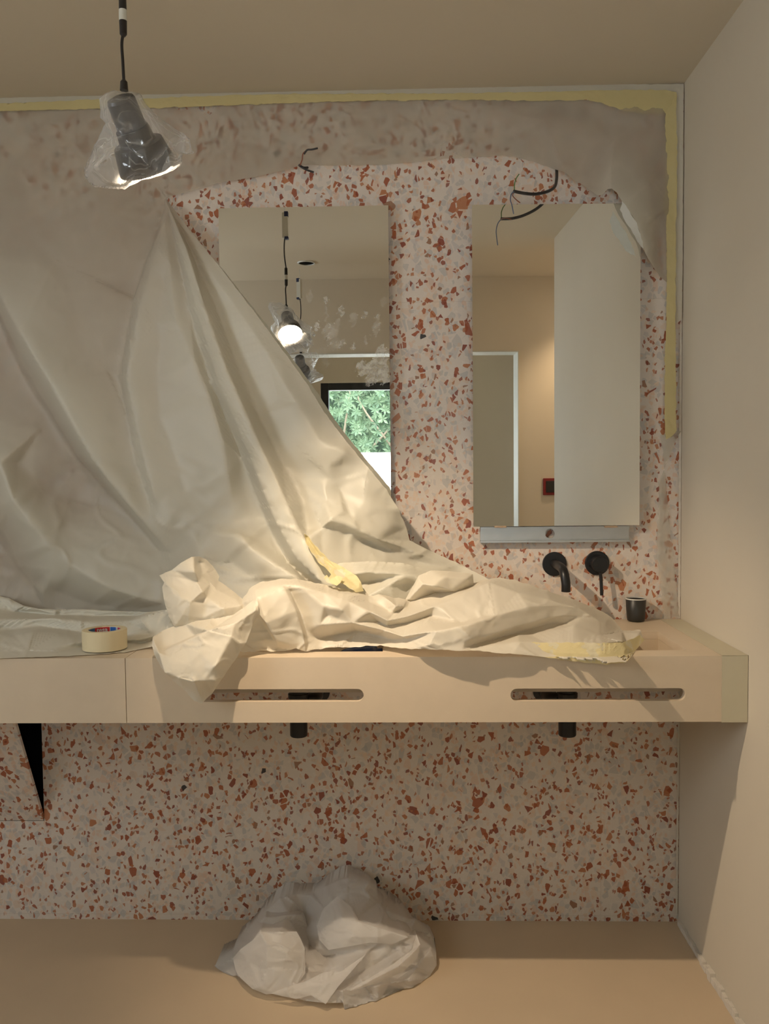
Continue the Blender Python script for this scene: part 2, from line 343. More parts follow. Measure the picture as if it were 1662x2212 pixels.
def sheet(bm, outline, creases=(), pts=(), L=9., it=10, keep=.75, wr=0., ws=60., seed=0, mode='d', back=None, waver=0., cr=0., cs=46., crv=None):
    """A crumpled sheet through its outline and fold lines, each point (column, row, distance from the back wall)."""
    V2 = []; D = []; E = []
    def add(line, close):
        s = len(V2)
        for p in line: V2.append(Vector((p[0], p[1]))); D.append(p[2])
        k = len(line); E.extend([(s+i, s+(i+1) % k) for i in range(k if close else k-1)])
    add(outline, True)
    for c in creases: add(c, False)
    for p in pts: V2.append(Vector((p[0], p[1]))); D.append(p[2])
    r = delaunay_2d_cdt(V2, E, [], 1, .01)
    vs = []; known = {}
    for i, p in enumerate(r[0]):
        src = r[3][i]
        if src: d = sum(D[k] for k in src)/len(src); known[i] = 1
        else:
            w = [(1/((p-V2[k]).length+1e-3)**3, D[k]) for k in range(len(V2))]; d = sum(a*b for a, b in w)/sum(a for a, b in w)
        vs.append([p.x, p.y, d, 0., False])
    SH.clear()
    for ei, (a, b) in enumerate(r[1]):
        if r[4][ei]: SH.add(tuple(sorted((a, b)))); vs[a][3] = keep; vs[b][3] = keep
    bc = {}
    for f in r[2]:
        for k in range(len(f)): e = tuple(sorted((f[k], f[(k+1) % len(f)]))); bc[e] = bc.get(e, 0)+1
    for e, c in bc.items():
        if c == 1: vs[e[0]][4] = True; vs[e[1]][4] = True
    faces = []
    for f in r[2]:
        for k in range(1, len(f)-1): faces.append((f[0], f[k], f[k+1]))
    vs, faces = fine(vs, faces, L)
    nb = [set() for _ in vs]
    for f in faces:
        for k in range(3): nb[f[k]].add(f[(k+1) % 3]); nb[f[k]].add(f[(k+2) % 3])
    dd = [v[2] for v in vs]; base = dd[:]
    for _ in range(it):
        nd = dd[:]
        for i, v in enumerate(vs):
            if nb[i]:
                if v[4]:
                    a = sum(dd[j] for j in nb[i])/len(nb[i]); nd[i] = dd[i]*.65+a*.35
                else: a = sum(dd[j] for j in nb[i])/len(nb[i]); nd[i] = dd[i]*v[3]+a*(1-v[3])
        dd = nd
    B = []
    for i, v in enumerate(vs):
        w = 0.
        if wr:
            q = Vector((v[0]/ws, v[1]/ws, seed)); a = 1-abs(noise.noise(q))*3.2; b = 1-abs(noise.noise(q*2.3+Vector((5, 3, 1))))*3.2
            w = wr*(a+.45*b)*(.4 if v[4] else 1)
        if cr:
            q = Vector((v[0]/cs, v[1]/cs*1.25, seed*3.1)); q += Vector((noise.noise(q*.7), noise.noise(q*.7+Vector((7, 1, 3))), 0))*.7; f1 = noise.voronoi(q)[0][0]
            f2 = noise.voronoi(q*2.1+Vector((3, 9, 0)))[0][0]; m = 1 if crv is None else max(0, min(1, (v[1]-crv[0])/(crv[1]-crv[0])))
            w += cr*m*(.45*max(0, 1-abs(noise.noise(q*.8+Vector((1, 5, 9))))*9)+.9*(f1*f1-.25+.35*(f2*f2-.25)))
        u_, v_ = v[0], v[1]
        if waver and v[4]: u_ += waver*noise.noise(Vector((v[0]/14, v[1]/14, seed+9))); v_ += waver*noise.noise(Vector((v[0]/14, v[1]/14, seed+19)))
        d = dd[i]+w
        if mode == 'd': d = max(d, .0035)
        if mode == CT:
            c0 = PZ(u_, v_, CT); t = max(0, min(1, (math.hypot(c0.x+.751, c0.y+.402)-.074)/.07)); d = .0022+(d-.0022)*t*t*(3-2*t)
        co = P(u_, v_, d) if mode == 'd' else PZ(u_, v_, mode+max(d, .001))
        if co.z < .002: co.z = .002
        if -co.y < .503 and co.z < CT+.0015 and co.z > .5 and mode != 0: co = PZ(u_, v_, CT+.0015) if -co.y > .02 else co
        B.append(bm.verts.new(co))
    for f in faces:
        try: bm.faces.new((B[f[0]], B[f[2]], B[f[1]]))
        except ValueError: pass
    if back is not None:      # a second skin behind the first, so that the thing has a body
        A = [B[i] if vs[i][4] else bm.verts.new(back(B[i].co.copy())) for i in range(len(vs))]
        for f in faces:
            try: bm.faces.new((A[f[0]], A[f[1]], A[f[2]]))
            except ValueError: pass

# --- the big film hung over the wall
T = [(-90, 240, .006), (200, 226, .006), (500, 215, .006), (900, 208, .006), (1250, 215, .006), (1448, 222, .008), (1448, 330, .010), (1446, 450, .012), (1441, 610, .014)]
TORN = [(1425, 597, .03), (1412, 577, .045), (1403, 563, .055), (1394, 545, .062), (1388, 522, .070), (1382, 500, .074), (1376, 482, .078), (1364, 462, .08), (1352, 446, .08), (1344, 434, .076), (1334, 417, .068),
        (1322, 407, .06), (1312, 409, .052), (1302, 421, .045), (1292, 423, .04), (1278, 414, .034), (1262, 401, .028), (1242, 390, .022), (1222, 373, .018), (1203, 367, .014), (1165, 354, .012), (1125, 341, .012), (1085, 336, .012),
        (1030, 340, .012), (975, 342, .014), (900, 350, .015), (840, 355, .014), (740, 358, .014), (690, 357, .014), (655, 355, .018), (625, 366, .02), (590, 374, .024), (530, 386, .022), (480, 393, .02), (430, 406, .018), (395, 417, .016), (358, 428, .013)]
DIAG = [(405, 490, .05), (470, 570, .085), (540, 660, .12), (600, 741, .15), (660, 824, .17), (700, 889, .185), (745, 949, .195), (790, 1003, .205), (835, 1058, .20), (862, 1100, .19), (878, 1140, .165), (886, 1168, .15)]
LOW = [(935, 1192, .13), (985, 1214, .135), (1040, 1243, .16), (1080, 1262, .20), (1000, 1300, .25), (850, 1325, .28), (700, 1325, .30), (600, 1330, .30), (480, 1335, .26), (400, 1338, .20), (350, 1336, .12), (250, 1337, .07), (100, 1338, .05), (-90, 1338, .04)]
LEFT = [(-90, 1085, .02), (-90, 900, .05), (-90, 640, .012), (-90, 520, .04)]
CR = [[(-70, 540, .035), (0, 636, .075), (45, 720, .095), (110, 830, .115), (165, 930, .13), (205, 1000, .14), (270, 1080, .145), (330, 1150, .14), (370, 1195, .13)],
      [(-60, 640, .008), (0, 702, .012), (50, 812, .014), (110, 902, .016), (170, 992, .018), (232, 1062, .03), (290, 1125, .055), (345, 1192, .09)],
      [(-70, 930, .06), (0, 1000, .105), (30, 1080, .13), (62, 1120, .13), (112, 1186, .125), (114, 1232, .11), (92, 1282, .08)],
      [(-60, 1110, .012), (0, 1172, .018), (35, 1222, .025), (72, 1262, .035)],
      [(112, 1186, .125), (168, 1232, .135), (240, 1272, .16), (352, 1304, .175)],
      [(118, 1275, .06), (200, 1304, .075), (300, 1318, .10)],
      [(350, 470, .022), (318, 560, .030), (288, 650, .036), (258, 812, .045), (274, 900, .062), (294, 1000, .085), (326, 1098, .115)],
      [(356, 480, .045), (332, 560, .066), (304, 650, .085), (272, 812, .10), (290, 900, .115), (312, 1000, .135), (340, 1090, .15)],
      [(352, 600, .070), (346, 700, .080), (341, 820, .082), (345, 900, .095), (384, 1000, .12), (398, 1060, .135)],
      [(365, 560, .085), (378, 690, .11), (420, 780, .135), (455, 860, .155), (480, 950, .175), (492, 1020, .185), (505, 1095, .18)],
      [(363, 455, .03), (386, 560, .060), (409, 665, .085), (455, 825, .11), (523, 990, .135), (577, 1130, .165), (622, 1215, .20), (676, 1264, .23)],
      [(360, 440, .022), (373, 480, .052), (396, 560, .10), (422, 660, .14), (470, 820, .185), (540, 985, .225), (595, 1125, .262), (640, 1205, .29), (696, 1257, .33)],
      [(368, 455, .045), (404, 540, .105), (442, 660, .155), (492, 800, .20), (562, 960, .24), (622, 1090, .272), (660, 1170, .295)],
      [(382, 475, .035), (425, 570, .065), (470, 670, .095), (505, 770, .12), (560, 900, .15), (610, 1000, .175), (650, 1080, .20), (664, 1150, .215)],
      [(402, 500, .052), (440, 570, .085), (500, 650, .12), (570, 750, .16), (640, 870, .20), (690, 950, .225), (743, 976, .24), (742, 1004, .20), (700, 1012, .225)],
      [(660, 1052, .20), (680, 1100, .225), (694, 1140, .25), (714, 1122, .29), (740, 1105, .25)],
      [(690, 1020, .20), (705, 1080, .23), (692, 1138, .23)],
      [(735, 1060, .20), (755, 1112, .24), (776, 1147, .28), (820, 1166, .25), (880, 1186, .20), (955, 1216, .16)],
      [(778, 1160, .20), (830, 1185, .19), (900, 1212, .16), (1000, 1240, .15)],
      [(800, 1010, .215), (785, 1080, .235), (775, 1130, .25)],
      [(430, 1152, .16), (470, 1152, .20), (516, 1156, .25), (545, 1186, .27), (600, 1222, .30), (650, 1252, .32)],
      [(470, 1130, .17), (516, 1146, .19), (545, 1160, .20), (590, 1190, .20)],
      [(400, 1130, .16), (440, 1200, .19), (500, 1235, .22), (560, 1255, .25)],
      [(545, 1186, .26), (500, 1215, .20), (470, 1225, .19)],
      ]
PTS = [(130, 300, .012), (210, 460, .03), (290, 640, .025), (40, 330, .012), (120, 560, .035), (190, 760, .045), (1180, 260, .022), (1330, 300, .03), (1400, 400, .035), (1380, 330, .04), (1000, 270, .008), (820, 260, .007), (1100, 300, .01), (600, 300, .01), (1420, 520, .02), (150, 1080, .02), (90, 1050, .016), (40, 1000, .05), (230, 800, .045), (640, 960, .205),
       (600, 860, .175), (840, 1130, .22), (830, 1100, .215)]
sh = tag(empty('hanging_film', (-.6, -.01, CT)), 'beige masking film taped over the back wall and draped in folds down to the counter', 'masking film')
bm = bmesh.new(); sheet(bm, T+TORN+DIAG+LOW+LEFT, CR, PTS, L=9, it=18, keep=.82, wr=.0012, ws=70, seed=2, waver=1.5, cr=.010, cs=95, crv=(880, 1150))
# a second fold of the same film lying behind the bundle
sheet(bm, [(700, 1232, .27), (735, 1216, .28), (800, 1212, .28), (870, 1216, .26), (950, 1238, .24), (1035, 1262, .24), (1060, 1290, .26), (900, 1330, .30), (700, 1320, .32)],
      [[(720, 1245, .31), (790, 1236, .33), (880, 1240, .31), (960, 1262, .29), (1030, 1275, .28)], [(765, 1262, .29), (830, 1252, .29), (880, 1262, .29)], [(860, 1252, .33), (830, 1270, .34), (790, 1290, .34)]], L=8, it=4, cr=.008, cs=50, seed=4)
link('film_sheet', bm, M['sheet'], sh, smooth=1)
bm = bmesh.new()
sheet(bm, [(1344, 434, .081), (1352, 446, .085), (1364, 462, .085), (1376, 482, .083), (1382, 500, .079), (1388, 522, .075), (1391, 541, .07), (1376, 520, .088), (1366, 500, .092), (1352, 478, .094), (1340, 452, .09)], L=6, it=1, waver=3, seed=3)
tag(link('torn_edge', bm, M['fray'], sh, smooth=1), 'white frayed edge')

# --- the crumpled bundle on the counter
bd = tag(empty('crumpled_film_bundle', (.1, -.4, CT)), 'large crumpled bundle of cream film lying on the counter and hanging over its front edge', 'masking film')
bm = bmesh.new()
BODY = [(515, 1380, .46), (508, 1345, .44), (518, 1308, .41), (538, 1272, .38), (560, 1258, .36), (600, 1251, .35), (640, 1250, .34), (700, 1263, .33), (760, 1276, .32), (800, 1273, .30), (850, 1287, .31), (885, 1297, .31), (955, 1271, .28), (1010, 1263, .26),
        (1050, 1252, .25), (1078, 1247, .25), (1112, 1253, .25), (1180, 1275, .24), (1240, 1295, .23), (1290, 1315, .22), (1322, 1333, .22), (1345, 1361, .24), (1384, 1361, .27), (1391, 1381, .34), (1376, 1400, .42), (1352, 1430, .50), (1300, 1433, .507), (1220, 1425, .503),
        (1150, 1416, .515), (1100, 1412, .525), (1050, 1408, .53), (1000, 1405, .535), (950, 1403, .53), (905, 1402, .515), (870, 1401, .48), (820, 1394, .43), (760, 1399, .43), (720, 1398, .43), (690, 1402, .43), (662, 1408, .45), (640, 1401, .45), (600, 1407, .455), (560, 1407, .455), (520, 1408, .46)]
BC = [[(530, 1300, .44), (552, 1274, .42), (610, 1264, .43), (650, 1266, .43), (700, 1280, .42), (755, 1300, .43), (800, 1322, .44), (838, 1341, .45), (880, 1332, .43), (940, 1310, .40), (1000, 1284, .36), (1058, 1258, .31)],
      [(540, 1310, .45), (556, 1290, .47), (553, 1318, .50), (575, 1345, .49), (598, 1385, .47)], [(560, 1330, .46), (580, 1365, .455), (602, 1400, .45)],
      [(616, 1274, .445), (640, 1320, .46), (652, 1360, .455), (660, 1400, .452)], [(626, 1274, .42), (650, 1325, .42), (664, 1370, .42)],
      [(667, 1390, .43), (700, 1376, .40), (770, 1363, .39), (820, 1374, .40), (850, 1384, .42)], [(690, 1350, .44), (760, 1345, .45), (830, 1362, .45), (880, 1380, .46)],
      [(815, 1342, .41), (835, 1352, .42), (880, 1346, .41), (930, 1330, .39)],
      [(845, 1399, .46), (925, 1394, .53), (1007, 1383, .53), (1060, 1371, .49), (1112, 1355, .43), (1180, 1336, .38), (1215, 1330, .35), (1260, 1332, .31)],
      [(870, 1375, .48), (940, 1364, .53), (1010, 1350, .52), (1070, 1330, .45), (1140, 1310, .40), (1220, 1308, .33)],
      [(925, 1345, .44), (1000, 1345, .44), (1050, 1330, .43)], [(1012, 1396, .515), (1065, 1382, .45), (1120, 1366, .39), (1185, 1346, .35), (1225, 1346, .33)],
      [(1030, 1400, .52), (1070, 1393, .50), (1121, 1387, .49), (1180, 1388, .47), (1241, 1388, .47), (1300, 1390, .47), (1345, 1386, .45)],
      [(1150, 1372, .40), (1240, 1352, .38), (1300, 1372, .38), (1345, 1388, .40)], [(1120, 1280, .33), (1190, 1296, .33), (1250, 1312, .31), (1300, 1345, .30)],
      [(760, 1283, .38), (800, 1300, .36), (840, 1318, .38), (880, 1310, .35), (930, 1290, .33)], [(830, 1290, .36), (855, 1310, .41), (850, 1326, .39)],
      [(700, 1310, .45), (708, 1330, .43), (740, 1318, .455)], [(1345, 1365, .28), (1352, 1385, .36), (1368, 1388, .38), (1380, 1368, .32)]]
sheet(bm, BODY, BC, L=5, it=4, keep=.85, wr=.0008, ws=60, seed=11, cr=.0075, cs=64, waver=2.5)
EAR = [(344, 1243, .42), (358, 1236, .42), (372, 1232, .42), (392, 1215, .42), (414, 1203, .41), (430, 1202, .38), (444, 1207, .36), (460, 1222, .34), (474, 1245, .34), (472, 1254, .35), (500, 1274, .36), (517, 1288, .37), (532, 1300, .39), (528, 1330, .43), (505, 1348, .45), (450, 1352, .45), (376, 1353, .455), (364, 1330, .45), (354, 1295, .44), (350, 1268, .43), (355, 1258, .43)]
EC = [[(418, 1206, .42), (420, 1236, .455), (438, 1278, .47), (412, 1300, .475), (395, 1328, .475), (380, 1350, .465)], [(430, 1212, .36), (445, 1235, .375), (470, 1258, .365)], [(436, 1240, .39), (470, 1275, .40), (510, 1296, .41)], [(448, 1290, .44), (480, 1300, .44), (520, 1308, .43)],
      [(360, 1262, .44), (375, 1280, .455), (360, 1300, .45)], [(425, 1256, .43), (455, 1262, .395)], [(440, 1335, .46), (480, 1315, .47), (520, 1308, .44)]]
sheet(bm, EAR, EC, L=5, it=3, keep=.85, cr=.006, cs=46, seed=5, waver=1)
FLAP = [(330, 1376, .49), (350, 1363, .47), (376, 1352, .455), (400, 1346, .455), (460, 1336, .455), (505, 1328, .46), (548, 1296, .475), (557, 1300, .49), (560, 1325, .50), (545, 1352, .505), (532, 1388, .512), (512, 1420, .52), (490, 1452, .53), (460, 1496, .535), (436, 1519, .535), (420, 1514, .535),
        (398, 1490, .535), (372, 1468, .535), (348, 1442, .53), (333, 1412, .525), (328, 1392, .51)]
FC = [[(331, 1380, .50), (343, 1410, .545), (356, 1452, .572), (385, 1464, .58), (418, 1472, .585), (466, 1470, .575), (480, 1464, .56)], [(352, 1405, .505), (375, 1392, .49), (420, 1372, .48), (470, 1352, .485), (520, 1325, .49)], [(366, 1418, .55), (372, 1450, .575)], [(400, 1400, .54), (412, 1440, .57), (410, 1470, .58)],
      [(352, 1408, .52), (400, 1385, .53), (450, 1362, .535), (510, 1345, .53), (552, 1318, .515)], [(430, 1408, .555), (466, 1440, .58), (440, 1446, .575)], [(440, 1360, .53), (500, 1375, .545), (520, 1390, .53)], [(420, 1472, .583), (430, 1500, .55)]]
sheet(bm, FLAP, FC, L=5, it=3, keep=.85, cr=.007, cs=52, seed=8, waver=1)
ROLLP = [(874, 1299, .31), (905, 1243, .31), (932, 1232, .30), (975, 1234, .29), (1022, 1240, .28), (1024, 1262, .28), (985, 1281, .29), (920, 1300, .31)]
sheet(bm, ROLLP, [[(884, 1294, .33), (915, 1262, .36), (936, 1266, .375), (985, 1277, .34)], [(905, 1250, .33), (960, 1246, .345), (1010, 1250, .32)], [(925, 1292, .30), (938, 1278, .31), (965, 1284, .30)]], L=5, it=2, wr=.001, ws=30, seed=13)
link('film_sheet', bm, M['paper'], bd, smooth=1)
bm = bmesh.new()
sheet(bm, [(1092, 1388, .462), (1121, 1386, .47), (1150, 1388, .48), (1241, 1388, .482), (1300, 1390, .482), (1345, 1388, .47), (1384, 1372, .40), (1391, 1383, .38), (1376, 1402, .43), (1352, 1431, .505), (1300, 1435, .511), (1230, 1427, .508), (1163, 1418, .492), (1112, 1404, .472)],
      [[(1120, 1400, .48), (1200, 1410, .50), (1300, 1414, .51), (1350, 1402, .48)]], L=6, it=2, wr=.0012, ws=26, seed=21, waver=3)
tag(link('tape_edge', bm, M['tapeb'], bd, smooth=1), 'yellow tape edge with torn white patches')
bm = bmesh.new()
sheet(bm, [(657, 1152, .31), (668, 1160, .31), (682, 1180, .315), (710, 1208, .32), (745, 1228, .325), (770, 1243, .335), (780, 1258, .345), (786, 1278, .35), (768, 1279, .36), (742, 1262, .36), (722, 1250, .35), (708, 1232, .34), (688, 1214, .335), (672, 1192, .325), (660, 1172, .315)],
      [[(662, 1160, .30), (690, 1200, .31), (740, 1240, .33), (775, 1270, .355)]], L=4, it=1, wr=.001, ws=20, seed=31, waver=2)
sheet(bm, [(700, 1248, .355), (706, 1242, .36), (710, 1248, .36), (716, 1241, .36), (722, 1247, .36), (730, 1243, .36), (741, 1247, .36), (736, 1258, .37), (728, 1266, .37), (706, 1258, .36)], L=4, it=1, wr=.001, ws=20, seed=33, waver=1)
tag(link('tape_strip', bm, M['tapeb'], bd, smooth=1), 'yellow tape strip folded upright behind the bundle')

# --- film lying flat on the left part of the counter
bm = bmesh.new()
sheet(bm, [(-90, 1270, .105), (-20, 1282, .094), (20, 1292, .084), (50, 1308, .070), (82, 1315, .062), (118, 1316, .060), (180, 1316, .060), (250, 1320, .056), (320, 1322, .062), (360, 1317, .09), (372, 1335, .08), (380, 1360, .06), (345, 1380, .03), (335, 1395, .02), (310, 1401, .006), (270, 1409, .003), (200, 1414, .003), (150, 1417, .002), (60, 1420, .002), (0, 1423, .002), (-90, 1423, .002)],
      [[(-60, 1306, .066), (30, 1320, .048), (120, 1328, .042), (200, 1330, .040), (300, 1330, .044)], [(-60, 1338, .050), (60, 1338, .046), (130, 1336, .050), (200, 1344, .040), (280, 1342, .046), (300, 1334, .060), (350, 1322, .080)],
       [(-60, 1362, .018), (30, 1360, .020), (90, 1352, .026), (170, 1364, .018), (260, 1372, .013), (330, 1370, .020)], [(-60, 1376, .021), (30, 1374, .022), (70, 1366, .030), (120, 1370, .026), (180, 1384, .014), (290, 1384, .014), (335, 1374, .03)],
       [(-60, 1405, .006), (60, 1405, .006), (180, 1408, .004)], [(285, 1390, .005), (310, 1388, .004), (333, 1384, .006)]], L=6, it=8, keep=.7, cr=.0022, cs=60, seed=41, mode=CT, waver=1)
tag(link('film_on_counter', bm, M['under'], smooth=1), 'rumpled pale film spread flat on the counter under the tape roll', 'masking film')

# --- crumpled bag on the floor
def bagback(c):
    c.y = min(-.012, c.y+.10+.05*noise.noise(c*9)); c.z = max(.004, c.z*.96); return c
bm = bmesh.new()
BAG = [(463, 2086, .25), (500, 2070, .24), (508, 2040, .20), (530, 2015, .16), (560, 1980, .12), (605, 1938, .10), (640, 1932, .09), (678, 1928, .08), (700, 1916, .09), (730, 1900, .10), (755, 1896, .11), (790, 1905, .11), (812, 1920, .11), (816, 1940, .11), (845, 1960, .11), (866, 1972, .12), (895, 2005, .14), (930, 2030, .18),
       (943, 2060, .22), (944, 2085, .25), (925, 2115, .29), (880, 2140, .34), (820, 2160, .38), (745, 2184, .43), (741, 2166, .42), (704, 2167, .42), (660, 2162, .41), (615, 2150, .38), (585, 2145, .37), (560, 2140, .365), (530, 2118, .33), (512, 2108, .30), (488, 2110, .28)]
BGC = [[(605, 1940, .12), (625, 1975, .16), (636, 2011, .19), (642, 2012, .22), (658, 2048, .25), (658, 2100, .30)], [(640, 2005, .10), (655, 1985, .10), (672, 1935, .10)], [(650, 2020, .15), (668, 2060, .18), (690, 2066, .20)],
       [(505, 2070, .25), (545, 2032, .26), (563, 2012, .27), (605, 2013, .28), (640, 2012, .26)], [(563, 2012, .29), (577, 2040, .31), (576, 2092, .34), (548, 2090, .32), (535, 2075, .30)], [(575, 2110, .36), (590, 2142, .37)], [(512, 2105, .30), (545, 2090, .30), (600, 2100, .35), (655, 2102, .33), (700, 2100, .32)],
       [(730, 1902, .12), (700, 1960, .16), (682, 2000, .18), (678, 2030, .20), (690, 2065, .24), (740, 2062, .28)], [(755, 1960, .20), (772, 1985, .24), (830, 2005, .26), (880, 2022, .26), (900, 2018, .22)], [(790, 1905, .12), (800, 1940, .15), (816, 1952, .14)], [(690, 2030, .22), (760, 2030, .27), (800, 2048, .29), (850, 2048, .28), (900, 2020, .24)],
       [(725, 2140, .38), (790, 2110, .36), (850, 2075, .32), (890, 2050, .28), (902, 2020, .23)], [(740, 2120, .34), (800, 2090, .32), (860, 2055, .28)], [(845, 2125, .36), (890, 2105, .33), (930, 2050, .25)], [(840, 2128, .34), (895, 2090, .30), (932, 2045, .22)], [(590, 2140, .38), (650, 2130, .39), (704, 2166, .425)], [(704, 2166, .425), (725, 2135, .39), (780, 2075, .34)],
       [(741, 2138, .40), (744, 2180, .43)], [(741, 2140, .41), (820, 2130, .38), (890, 2118, .34)], [(660, 2075, .27), (700, 2090, .31), (750, 2085, .33), (790, 2060, .31)]]
sheet(bm, BAG, BGC, L=5, it=4, keep=.85, cr=.016, cs=60, seed=51, back=bagback, mode='d')
for pc, cl, sd in (([(503, 2070, .27), (520, 2050, .29), (545, 2032, .31), (563, 2011, .31), (582, 2015, .32), (605, 2013, .32), (641, 2012, .30), (650, 2028, .31), (659, 2050, .32), (660, 2102, .36), (640, 2130, .39), (604, 2146, .40), (575, 2148, .395), (545, 2136, .38), (520, 2113, .34), (510, 2098, .31)],
                    [[(563, 2014, .33), (577, 2040, .35), (576, 2092, .37), (560, 2092, .35), (535, 2078, .33)], [(545, 2095, .35), (562, 2130, .39)], [(576, 2092, .37), (610, 2098, .38), (655, 2100, .36)], [(590, 2030, .335), (620, 2060, .36), (610, 2090, .37)]], 81),
                   ([(585, 2146, .405), (620, 2132, .41), (660, 2120, .40), (700, 2100, .38), (740, 2096, .37), (790, 2062, .33), (765, 2092, .37), (732, 2130, .41), (704, 2169, .44), (672, 2150, .42), (640, 2158, .42), (610, 2152, .415)], [[(640, 2140, .415), (700, 2120, .40), (750, 2100, .375)]], 82),
                   ([(740, 2142, .415), (790, 2118, .39), (850, 2082, .35), (890, 2052, .31), (900, 2018, .27), (908, 2040, .29), (902, 2070, .32), (870, 2100, .35), (820, 2122, .38), (760, 2140, .41)], [[(800, 2118, .40), (860, 2088, .365), (900, 2050, .32)]], 83),
                   ([(690, 2030, .24), (684, 2000, .21), (700, 1962, .19), (730, 1935, .18), (762, 1962, .21), (775, 1988, .25), (840, 2008, .27), (882, 2024, .28), (848, 2040, .29), (800, 2036, .30), (745, 2046, .30), (710, 2052, .28)], [[(700, 1990, .23), (740, 1985, .26), (772, 1990, .275), (850, 2014, .285)], [(705, 2030, .27), (760, 2024, .30), (820, 2024, .30)]], 84)):
    sheet(bm, pc, cl, L=5, it=3, keep=.85, cr=.005, cs=50, seed=sd)
tag(link('crumpled_film_bag', bm, M['bag'], smooth=1), 'crumpled translucent white plastic bag lying on the floor below the vanity', 'plastic bag')

# ---------------------------------------------------------------- tape strips along the film's edges
def strip(name, top, bot, d, mat, label, L=7, wav=2.5, wr=.0006, seed=0, cat='tape'):
    bm = bmesh.new(); sheet(bm, [(u, v, d) for u, v in top]+[(u, v, d) for u, v in reversed(bot)], L=L, it=0, waver=wav, wr=wr, ws=25, seed=seed)
    return tag(link(name, bm, M[mat], smooth=1), label, cat)
strip('masking_tape', [(-20, 224), (120, 219), (210, 214), (300, 214), (395, 209), (560, 204), (800, 202), (1000, 201), (1200, 198), (1290, 195), (1380, 194), (1448, 195), (1462, 200)],
      [(-20, 241), (120, 237), (210, 235), (300, 234), (400, 231), (560, 225), (700, 220), (800, 218), (1000, 216), (1200, 217), (1270, 215), (1300, 222), (1350, 240), (1400, 246), (1440, 246), (1462, 236)], .0125, 'tapey', 'long yellow masking tape strip running along the top edge of the wall', seed=61)
strip('masking_tape', [(1439, 240), (1461, 205)], [(1441, 945), (1462, 930)][:0]+[(1437, 290), (1438, 400), (1435, 450), (1440, 475), (1441, 600), (1440, 700), (1437, 760), (1436, 880), (1437, 948), (1452, 945), (1462, 930), (1460, 760), (1461, 500), (1463, 350)], .0155, 'tapey', 'long yellow masking tape strip running down the wall beside the corner', seed=62)
strip('masking_tape', [(-20, 212), (210, 203), (560, 192), (960, 183), (1210, 182), (1240, 183), (1477, 181)], [(-20, 226), (210, 218), (560, 207), (960, 203), (1210, 200), (1290, 197), (1477, 203)], .005, 'tapew', 'narrow white masking strip between the yellow tape and the ceiling', wav=1.5, seed=63)
strip('masking_tape', [(1456, 190), (1477, 183)], [(1477, 300), (1476, 440), (1475, 600), (1473, 690), (1460, 700), (1459, 500), (1461, 350)][::-1], .010, 'tapew', 'short white masking strip down the upper corner by the right wall', wav=1.2, seed=64)
strip('masking_film_strip', [(1428, 940), (1471, 930)], [(1468, 1333), (1436, 1334), (1420, 1200), (1424, 1040)], .006, 'veil', 'sheer film strip covering the terrazzo edge behind the black cup', wav=3, seed=65, cat='masking film')
bm = bmesh.new(); sheet(bm, [(1469, 700, .004), (1474, 700, .004), (1470, 1336, .004), (1465, 1336, .004)], L=12, it=0, waver=1); tag(link('trim_3', bm, M['plaster'], smooth=1), kind='structure')
bm = bmesh.new(); sheet(bm, [(1465, 1560, .004), (1469, 1560, .004), (1464, 1975, .004), (1460, 1975, .004)], L=12, it=0, waver=1); tag(link('trim_4', bm, M['plaster'], smooth=1), kind='structure')
bm = bmesh.new()
for i in range(60):
    y0 = -.02-i*.022; z = .012+.022*abs(noise.noise(Vector((i*.3, 1, 2)))); w = .016+.022*abs(noise.noise(Vector((i*.37, 4, 2))))
    box(bm, (XR-w*.55, y0-.0225, .0005), (XR-.0005, y0, z))
tag(link('baseboard_right', bm, M['plaster']), kind='structure')

# ---------------------------------------------------------------- vanity counter
def stadium(cx, cz, hw, r, n=10):
    return [(cx+hw-r+r*math.cos(a), cz+r*math.sin(a)) for a in [math.pi*(-.5+k/n) for k in range(n+1)]]+[(cx-hw+r+r*math.cos(a), cz+r*math.sin(a)) for a in [math.pi*(.5+k/n) for k in range(n+1)]]
CF, CB = .497, .743; SEAM = -.6695; BX = (-.292, .438)
vc = tag(empty('vanity_counter', (.06, -.25, CT)), 'long cream vanity counter with two basins and slotted front on the terrazzo wall', 'vanity counter')
x0, x1 = SEAM+.0008, XR-.001
def basin_rect(cx): return (cx-.23, cx+.23, -.432, -.195)
holes = []
for cx in BX: a, b, c, d = basin_rect(cx); holes.append([(a, c), (b, c), (b, d), (a, d)])
bm = bmesh.new(); cdt_plate(bm, [(x0, -CF+.0202), (x1, -CF+.0202), (x1, -.001), (x0, -.001)], holes, lambda p: Vector((p.x, p.y, CT)), lambda p: Vector((p.x, p.y, CT-.02))); link('top_slab', bm, M['counter'], vc, 0)
slots = [stadium((P(790, 1500, CF).x+P(411, 1500, CF).x)/2, .808, .203, .0150), stadium(.441, .8075, .203, .0150)]
bm = bmesh.new(); cdt_plate(bm, [(x0, CB), (x1, CB), (x1, CT), (x0, CT)], slots, lambda p: Vector((p.x, -CF, p.y)), lambda p: Vector((p.x, -CF+.02, p.y))); link('front_panel', bm, M['counter'], vc)
for cx in BX:
    a, b, c, d = basin_rect(cx); bm = bmesh.new(); t = .012; zb = CT-.085
    for p, q in (((a-t, c-t, zb-t), (b+t, d+t, zb)), ((a-t, c-t, zb), (a, d+t, CT-.0203)), ((b, c-t, zb), (b+t, d+t, CT-.0203)), ((a, c-t, zb), (b, c, CT-.0203)), ((a, d, zb), (b, d+t, CT-.0203))): box(bm, p, q)
    bs = link('basin', bm, M['counter'], vc)
